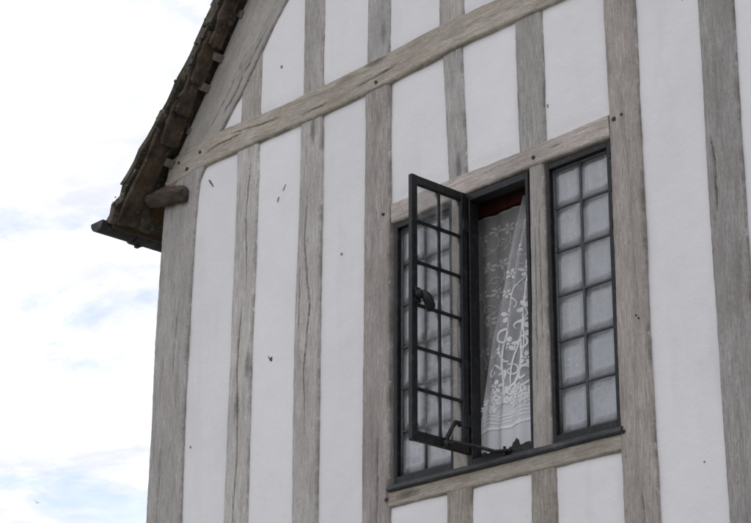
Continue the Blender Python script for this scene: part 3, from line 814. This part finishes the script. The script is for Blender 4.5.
for ci, s0 in enumerate(courses):
    for side in (0, 1):
        v0 = -vov(s0) + random.uniform(-0.010, 0.010)
        y = v0; k = 0
        ln = min(0.47, 4.12 - s0)
        if ci == 0: ln = 0.36
        while y < DEP + 0.1:
            wd = random.uniform(0.22, 0.36) if k else random.uniform(0.28, 0.40) + 0.06
            th = random.uniform(0.026, 0.046) if k == 0 else random.uniform(0.024, 0.034)
            so = s0 + random.uniform(-0.012, 0.012)
            hp = 0.030 if ci > 0 else 0.04
            tp = 0.074 if ci > 0 else 0.05
            y1 = min(y + wd, DEP + 0.14)
            near = side == 0 and k < 3
            vs_, fs_ = slate_geo(so, ln, y + 0.003, y1 - 0.003, tp + random.uniform(-.005, .007), hp, th, side, 0.016 if k == 0 else 0.010, 6 if near else 2, 5 if near else 1)
            if near:
                pyobj('slate', vs_, fs_, M['slate'], roof, False)
            else:
                b0 = len(restv); restv += vs_; restf += [tuple(q + b0 for q in f_) for f_ in fs_]
            y = y1; k += 1
rs = pyobj('slates', restv, restf, M['slate'], roof); rs['kind'] = 'stuff'
# ridge stones
for k in range(18):
    bm = bmesh.new()
    y0 = -0.13 + k * 0.41
    zt = slope(4.06, 0.115)[1]
    pr = [(-0.16, -0.19), (-0.02, 0.02), (0.02, 0.02), (0.16, -0.19), (0.13, -0.20), (0.0, -0.03), (-0.13, -0.20)]
    r0 = [bm.verts.new((XC + a, y0, zt + b)) for a, b in pr]; r1 = [bm.verts.new((XC + a, y0 + 0.40, zt + b)) for a, b in pr]
    bm.faces.new(r0); bm.faces.new(r1)
    for q in range(7): bm.faces.new((r0[q], r0[(q + 1) % 7], r1[(q + 1) % 7], r1[q]))
    bmobj('ridge_stone', bm, M['slate'], roof)
# moss cushions and lichen along the verge
bm = bmesh.new()
for k in range(240):
    s = random.uniform(SE + 0.05, 2.6)
    y = -vov(s) + abs(random.gauss(0, 0.05)) - 0.004
    cs = max([c for c in courses if c <= s + 0.01] or [SE])
    p = 0.104 - 0.05 * (s - cs) / 0.47 * 1.0
    r = random.choice((0.006, 0.008, 0.010, 0.013, 0.020)) * random.uniform(0.8, 1.25); p -= 0.55 * r
    y += 0.5 * r
    if random.random() < 0.35: p = random.uniform(0.03, 0.10); y = -vov(s) - 0.002; r *= 0.8
    c = Vector(roof_pt(s, p, y))
    res = bmesh.ops.create_icosphere(bm, subdivisions=1, radius=r)
    for v in res['verts']:
        v.co = c + Vector((v.co.x, v.co.y, v.co.z * 0.8)) * (1 + 0.6 * noise.noise(v.co * 90 + Vector((k, 0, 0))))
mo = bmobj('moss', bm, M['moss'], roof); mo['kind'] = 'stuff'
# undercloak: rough slabs bedded under the overhang, each lapping the one below
ucs = [-0.31, 0.19, 0.37, 0.56, 0.78, 1.06, 1.32, 1.60, 1.86, 2.15, 2.42, 2.7, 3.0, 3.3, 3.6, 3.9, 4.08]
for a_, b_ in zip(ucs, ucs[1:]):
    inn = -0.048 - random.uniform(0, 0.022)
    if a_ < 0: inn = -0.062
    vs_, fs_ = slate_geo(a_, b_ - a_ + 0.07, -vov(a_) + 0.012, inn, -0.020 + random.uniform(-.008, .006), 0.012, 0.024, 0, 0.016, 8, 5)
    pyobj('undercloak_slate', vs_, fs_, M['slate_under'], roof, False)
# battens: those at the stubs stick out of the rafter face, the rest stay behind the verge
for s, o_ in ((0.10, 0.055), (0.305, 0.012), (0.56, 0.060), (0.735, 0.062), (1.0, 0.02), (1.2, 0.04), (1.45, 0.03), (1.7, 0.05), (2.0, 0.03), (2.3, 0.04)):
    bm = bmesh.new()
    q = []
    for y in (-0.010 - o_, 0.10):
        for ds, dp in ((-0.024, -0.030), (0.024, -0.028), (0.022, 0.010), (-0.022, 0.008)):
            q.append(bm.verts.new(roof_pt(s + ds * random.uniform(.8, 1.1), dp, y + random.uniform(-.004, .004))))
    bm.faces.new(q[:4]); bm.faces.new(q[4:])
    for k in range(4): bm.faces.new((q[k], q[(k + 1) % 4], q[4 + (k + 1) % 4], q[4 + k]))
    bmesh.ops.bevel(bm, geom=list(bm.edges), offset=0.004, segments=1, affect='EDGES')
    own(bmobj('batten_end', bm, M['lath']))
# rafter feet and fascia under the eave
for k in range(16):
    y = 0.22 + k * 0.44
    bm = bmesh.new()
    q = [bm.verts.new(roof_pt(s, p, yy)) for yy in (y, y + 0.09) for (s, p) in ((-0.20, -0.10), (0.12, -0.12), (0.12, 0.008), (-0.20, 0.008))]
    bm.faces.new(q[:4]); bm.faces.new(q[4:])
    for j in range(4): bm.faces.new((q[j], q[(j + 1) % 4], q[4 + (j + 1) % 4], q[4 + j]))
    own(bmobj('rafter_foot', bm, M['oak_dark']))
own(box('fascia', -2.100, -2.080, -0.150, DEP, 5.555, 5.62, M['oak_dark'], None, 0.004))
# gutter
GX, GZ, GR = -2.165, 5.598, 0.056
gv, gf = [], []
ys = [-0.205 + (DEP + 0.3) * i / 40 for i in range(41)]
def gut(r, a): return (GX + r * math.cos(a), GZ + r * math.sin(a))
NA = 12
for y in ys:
    w = 0.004 * noise.noise((y * 2, 3, 3))
    for k in range(NA + 1): x, z = gut(GR, math.pi + math.pi * k / NA); gv.append((x, y, z + w))
    for k in range(NA + 1): x, z = gut(GR - 0.006, 2 * math.pi - math.pi * k / NA); gv.append((x, y, z + w))
W = 2 * NA + 2
for i in range(40):
    for k in range(W): gf.append((i * W + k, i * W + (k + 1) % W, (i + 1) * W + (k + 1) % W, (i + 1) * W + k))
gf.append(tuple(range(W))[::-1]); gf.append(tuple(range(40 * W, 41 * W)))
gut_o = own(pyobj('gutter', gv, gf, M['gutter'], None, False))
bm = bmesh.new()                               # stop end
fv = [bm.verts.new((*[gut(GR, math.pi + math.pi * k / NA)[0]], -0.206, gut(GR, math.pi + math.pi * k / NA)[1])) for k in range(NA + 1)]
bv = [bm.verts.new((v.co.x, -0.196, v.co.z)) for v in fv]
bm.faces.new(fv); bm.faces.new(bv)
for k in range(NA + 1): bm.faces.new((fv[k], fv[(k + 1) % (NA + 1)], bv[(k + 1) % (NA + 1)], bv[k]))
bmobj('stop_end', bm, M['gutter'], gut_o)
for y in (0.07, 1.5, 3.0, 4.5, 6.0):           # collars and their brackets
    bm = bmesh.new()
    cvs = []
    for yy in (y - 0.035, y + 0.035):
        cvs.append([bm.verts.new((gut(GR + 0.009, math.pi + math.pi * k / NA)[0], yy, gut(GR + 0.009, math.pi + math.pi * k / NA)[1])) for k in range(NA + 1)]
            + [bm.verts.new((gut(GR, 2 * math.pi - math.pi * k / NA)[0], yy, gut(GR, 2 * math.pi - math.pi * k / NA)[1])) for k in range(NA + 1)])
    for k in range(W): bm.faces.new((cvs[0][k], cvs[0][(k + 1) % W], cvs[1][(k + 1) % W], cvs[1][k]))
    bm.faces.new(cvs[0]); bm.faces.new(cvs[1])
    add_box(bm, GX - 0.012, GX + 0.012, y - 0.014, y + 0.014, GZ - GR - 0.024, GZ - GR - 0.004, 0.004)
    bmobj('collar', bm, M['gutter'], gut_o)

# ------------------------------------------------------------------ curtains
def lerp_tab(tab, x):
    for (a, b), (c, d) in zip(tab, tab[1:]):
        if a >= x >= c: return b + (d - b) * (a - x) / (a - c)
    return tab[0][1] if x > tab[0][0] else tab[-1][1]
def cloth(name, S, ztop, zbot, nu, nv, mat, hem=None):
    vs, fs, uvs = [], [], []
    for j in range(nv + 1):
        for i in range(nu + 1):
            u = i / nu
            zb = zbot if hem is None else zbot + hem(u)
            z = ztop + (zb - ztop) * j / nv
            p = S(u, z); vs.append(p); uvs.append((u * 0.5, z))
    for j in range(nv):
        for i in range(nu):
            a = j * (nu + 1) + i
            fs.append((a, a + 1, a + nu + 2, a + nu + 1))
    return pyobj(name, vs, fs, mat, None, True, uvs)
def ribbon(bm, S, pts, w, off=-0.0035):
    """embroidered line: pts are (u, z) on the cloth S, w its width in metres"""
    P3 = [Vector(S(u, z)) + Vector((0, off, 0)) for u, z in pts]
    prev = None
    for i, p in enumerate(P3):
        d = P3[min(i + 1, len(P3) - 1)] - P3[max(i - 1, 0)]
        sd = Vector((-d.z, 0, d.x))
        if sd.length < 1e-7: continue
        sd.normalize()
        ww = w[i] if isinstance(w, list) else w
        a, b = bm.verts.new(p + sd * ww / 2), bm.verts.new(p - sd * ww / 2)
        if prev: bm.faces.new((prev[0], prev[1], b, a))
        prev = (a, b)
def blob(bm, S, u, z, ru, rz, ang=0.0, n=9, off=-0.004):
    c = bm.verts.new(Vector(S(u, z)) + Vector((0, off, 0)))
    ringv = []
    for k in range(n):
        a = k * 2 * math.pi / n
        x, y = ru * math.cos(a), rz * math.sin(a)
        du = x * math.cos(ang) - y * math.sin(ang); dz = x * math.sin(ang) + y * math.cos(ang)
        ringv.append(bm.verts.new(Vector(S(u + du / 0.30, z + dz)) + Vector((0, off, 0))))
    for k in range(n): bm.faces.new((c, ringv[k], ringv[(k + 1) % n]))
def flower(bm, S, u, z, r, n=5, a0=0.0):
    for k in range(n):
        a = a0 + k * 2 * math.pi / n
        blob(bm, S, u + r * math.cos(a) / 0.30, z + r * math.sin(a), r * 0.62, r * 0.42, a, 8)
    blob(bm, S, u, z, r * 0.28, r * 0.28, 0, 6, -0.006)
def spiral(u, z, r0, r1, a0, turns, n=22):
    return [(u + (r0 + (r1 - r0) * k / n) * math.cos(a0 + turns * 2 * math.pi * k / n) / 0.30, z + (r0 + (r1 - r0) * k / n) * math.sin(a0 + turns * 2 * math.pi * k / n)) for k in range(n + 1)]
def arc(u0, z0, u1, z1, bend, n=14):
    res = []
    for k in range(n + 1):
        q = k / n; h = bend * 4 * q * (1 - q)
        du, dz = (u1 - u0) * 0.30, z1 - z0; L_ = math.hypot(du, dz)
        res.append((u0 + (u1 - u0) * q - h * dz / L_ / 0.30, z0 + (z1 - z0) * q + h * du / L_))
    return res
taper = lambda n, w: [w * (0.35 + 0.65 * math.sin(math.pi * min(1, 0.12 + 0.88 * k / n))) for k in range(n + 1)]

# lace curtain swept out of the open light
XL = [(4.97, 0.725), (4.90, 0.695), (4.70, 0.615), (4.35, 0.527), (4.10, 0.500), (3.88, 0.478), (3.70, 0.47)]
XRt = [(4.97, 0.815), (4.70, 0.835), (4.35, 0.840), (4.0, 0.838), (3.7, 0.838)]
YC = [(4.97, 0.118), (4.6, 0.105), (4.2, 0.078), (3.9, 0.060), (3.7, 0.058)]
def S1(u, z):
    x0, x1 = lerp_tab(XL, z), lerp_tab(XRt, z)
    k = max(0.0, min(1.0, (4.97 - z) / 1.15))
    f = 0.020 * (1 - 0.62 * k) * math.sin(u * 24 + 0.7) + 0.008 * math.sin(u * 11 + z * 3) + 0.010 * k * math.sin(u * 5.5 + 1.0)
    return (x0 + (x1 - x0) * u + 0.004 * math.sin(z * 9 + u * 4), lerp_tab(YC, z) + f, z)
def hem1(u):
    h = 0.012 * abs(math.sin(u * 22)) + 0.008 * math.sin(u * 7 + 1)
    if 0.52 < u < 0.72: h += 0.018 * math.sin((u - 0.52) / 0.20 * math.pi) + 0.008 * abs(math.sin(u * 60))
    if 0.66 < u < 0.71: h += 0.016
    return h - 0.062 + 0.030 * abs(u - 0.40)
lace = empty('lace_curtain', (0.70, 0.1, 3.8))
tag(lace, 'white flowered lace curtain swept across the open middle window', 'curtain', 'lace curtains in the window')
def part_of(o, root):
    o.parent = root; o.matrix_parent_inverse = Matrix.Translation(-root.location); return o
part_of(cloth('net', S1, 4.965, 3.862, 60, 70, M['net'], hem1), lace)
bm = bmesh.new()
# flowing stems and scrolls in the lower third, rising from a border of blossoms
for (u0, z0, u1, z1, b, w) in ((0.40, 4.06, 0.30, 4.36, 0.03, 0.010), (0.42, 4.06, 0.62, 4.30, -0.04, 0.009), (0.55, 4.05, 0.90, 4.18, 0.045, 0.009), (0.35, 4.05, 0.08, 4.22, -0.04, 0.008),
        (0.50, 4.10, 0.78, 4.42, 0.03, 0.008), (0.62, 4.06, 0.95, 4.30, -0.05, 0.008), (0.46, 4.20, 0.20, 4.30, 0.03, 0.007), (0.70, 4.22, 0.55, 4.50, -0.02, 0.006),
        (0.30, 4.34, 0.55, 4.60, 0.02, 0.006), (0.75, 4.40, 0.62, 4.75, 0.02, 0.005), (0.55, 4.58, 0.72, 4.86, -0.01, 0.005)):
    bm = bmesh.new(); ribbon(bm, S1, arc(u0, z0, u1, z1, b), taper(14, w * 1.5)); part_of(bmobj('stem_motif', bm, M['thread']), lace)
for (u, z, r0, r1, a0, tn, w) in ((0.26, 4.33, 0.050, 0.010, -0.6, 1.15, 0.008), (0.66, 4.27, 0.045, 0.008, 3.4, -1.2, 0.008), (0.86, 4.14, 0.035, 0.008, -1.5, 1.2, 0.007), (0.12, 4.18, 0.035, 0.008, 0.2, 1.1, 0.007),
        (0.50, 4.16, 0.030, 0.006, 2.0, -1.1, 0.006), (0.80, 4.36, 0.032, 0.006, 3.6, -1.1, 0.006), (0.40, 4.47, 0.030, 0.006, -0.8, 1.1, 0.006), (0.34, 4.14, 0.040, 0.010, 2.6, -0.9, 0.009), (0.70, 4.13, 0.042, 0.010, 0.3, 0.9, 0.009), (0.55, 4.36, 0.045, 0.012, -1.2, 0.8, 0.009), (0.90, 4.44, 0.035, 0.01, 2.2, 0.9, 0.008), (0.60, 4.66, 0.030, 0.008, 1.2, 0.9, 0.006), (0.75, 4.54, 0.034, 0.008, 4.2, -0.9, 0.006)):
    bm = bmesh.new(); ribbon(bm, S1, spiral(u, z, r0, r1, a0, tn), taper(22, w * 1.5)); part_of(bmobj('scroll_motif', bm, M['thread']), lace)
for (u, z, r) in ((0.84, 4.335, 0.030), (0.30, 4.43, 0.024), (0.63, 4.45, 0.027), (0.90, 4.23, 0.024), (0.45, 4.28, 0.022), (0.20, 4.11, 0.020), (0.74, 4.20, 0.020), (0.88, 4.52, 0.022), (0.15, 4.27, 0.015), (0.55, 4.62, 0.018), (0.80, 4.60, 0.018), (0.68, 4.78, 0.018), (0.40, 4.72, 0.016), (0.88, 4.80, 0.016), (0.50, 4.84, 0.014), (0.25, 4.62, 0.016), (0.22, 4.53, 0.014), (0.92, 4.68, 0.018)):
    bm = bmesh.new(); flower(bm, S1, u, z, r, 5, random.random() * 3); part_of(bmobj('flower_motif', bm, M['thread']), lace)
bm = bmesh.new()
for k in range(46):
    u = 0.03 + 0.94 * (k % 23) / 22 + random.uniform(-.015, .015); z = 4.025 + 0.035 * (k // 23) + random.uniform(-0.018, 0.02)
    flower(bm, S1, u, z, random.uniform(0.008, 0.015), 5, random.random() * 3)
part_of(bmobj('blossom_border', bm, M['thread']), lace)['kind'] = 'stuff'
bm = bmesh.new()
for row, (zb, am) in enumerate(((3.972, 0.014), (3.956, 0.014), (3.940, 0.012))):
    ribbon(bm, S1, [(k / 80, zb + am * math.sin(k / 80 * 9 + 0.6)) for k in range(81)], 0.004)
for k in range(26):
    u = 0.02 + 0.96 * k / 25
    blob(bm, S1, u, 3.915 + 0.010 * math.sin(u * 9), 0.007, 0.007, 0, 7)
part_of(bmobj('hem_stitching', bm, M['thread']), lace)['kind'] = 'stuff'

# flat net behind it
def S2(u, z):
    return (0.40 + 0.48 * u, 0.150 + 0.004 * math.sin(u * 34) + 0.005 * math.sin(u * 17 + z * 2), z)
back = empty('lace_curtain', (0.64, 0.15, 3.8))
tag(back, 'sheer grey net hanging straight behind the swept lace in the middle window', 'curtain', 'lace curtains in the window')
part_of(cloth('net', S2, 4.955, 3.80, 90, 30, M['net_back']), back)
bm = bmesh.new()
for r in range(7):
    for k in range(6):
        u = 0.08 + 0.17 * k + 0.08 * (r % 2); z = 4.86 - 0.14 * r + random.uniform(-.02, .02)
        if u > 1: continue
        flower(bm, S2, u, z, 0.017, 5, random.random()); ribbon(bm, S2, arc(u, z - 0.02, u - 0.10, z - 0.10, 0.02), 0.004)
        ribbon(bm, S2, spiral(u + 0.06, z - 0.07, 0.022, 0.005, 0, 1.1), 0.004)
part_of(bmobj('flower_embroidery', bm, M['thread_soft']), back)['kind'] = 'stuff'
bm = bmesh.new()
ribbon(bm, S2, [(k / 60, 4.95) for k in range(61)], 0.008)
part_of(bmobj('heading_tape', bm, M['thread_soft']), back)
# nets behind the two closed lights
def fixed_net(x0, x1, label, ph):
    def S(u, z):
        k = (5.0 - z)
        return (x0 + (x1 - x0) * u + 0.006 * math.sin(z * 4 + u * 5), 0.062 + 0.004 * math.sin(u * 44 + ph + 0.8 * math.sin(z * 2.2)) + 0.004 * math.sin(u * 19 + ph), z)
    r = empty('lace_curtain', ((x0 + x1) / 2, 0.1, 3.8)); tag(r, label, 'curtain', 'lace curtains in the window')
    part_of(cloth('net', S, 5.03, 3.765, 110, 24, M['net_fixed']), r)
    bm = bmesh.new()
    for k in range(5):
        u = 0.08 + 0.84 * random.random(); z = 3.95 + 0.5 * random.random()
        ribbon(bm, S, spiral(u, z, 0.045, 0.008, random.random() * 6, 1.1), 0.007); flower(bm, S, min(.95, u + 0.15), z + 0.05, 0.018)
    part_of(bmobj('flower_embroidery', bm, M['thread_soft']), r)['kind'] = 'stuff'
fixed_net(-0.03, 0.385, 'pale net curtain behind the leaded window on the far left', 0.4)
fixed_net(0.945, 1.37, 'pale net curtain behind the closed leaded window on the right', 2.1)
# rod the nets hang from
bm = bmesh.new(); add_tube(bm, [(-0.06, 0.130, 5.010), (1.40, 0.130, 5.010)], 0.004, 8)
rod = bmobj('curtain_rod', bm, M['iron']); tag(rod, 'thin dark rod carrying the nets behind the window head', 'curtain rod')

# ------------------------------------------------------------------ bird far off in the sky
bc = Vector((-86.1, 53.25, 27.53))
bm = bmesh.new()
def wing(sgn):
    pts = [(0.06, 0), (0.02, 0.12 * sgn), (-0.02, 0.24 * sgn), (-0.10, 0.36 * sgn), (-0.05, 0.20 * sgn), (-0.05, 0.08 * sgn), (-0.05, 0)]
    hz = lambda y: 0.02 + 0.42 * abs(y) - 0.5 * y * y
    up = [bm.verts.new((x, y, hz(y) + 0.006)) for x, y in pts]; dn = [bm.verts.new((x, y, hz(y) - 0.006)) for x, y in pts]
    bm.faces.new(up); bm.faces.new(dn)
    for k in range(7): bm.faces.new((up[k], up[(k + 1) % 7], dn[(k + 1) % 7], dn[k]))
wing(1); wing(-1)
add_tube(bm, [(0.15, 0, 0.01), (0.12, 0, 0.012), (0.07, 0, 0.01), (0, 0, 0), (-0.08, 0, 0), (-0.18, 0, 0.01)], [0.004, 0.022, 0.032, 0.036, 0.022, 0.012], 8)
bird = bmobj('bird', bm, M['bird']); bird.location = bc; bird.rotation_euler = (0.5, -0.2, 2.2); bird.scale = (0.6, 0.6, 0.6)
tag(bird, 'small dark bird flying far off in the white sky', 'bird')
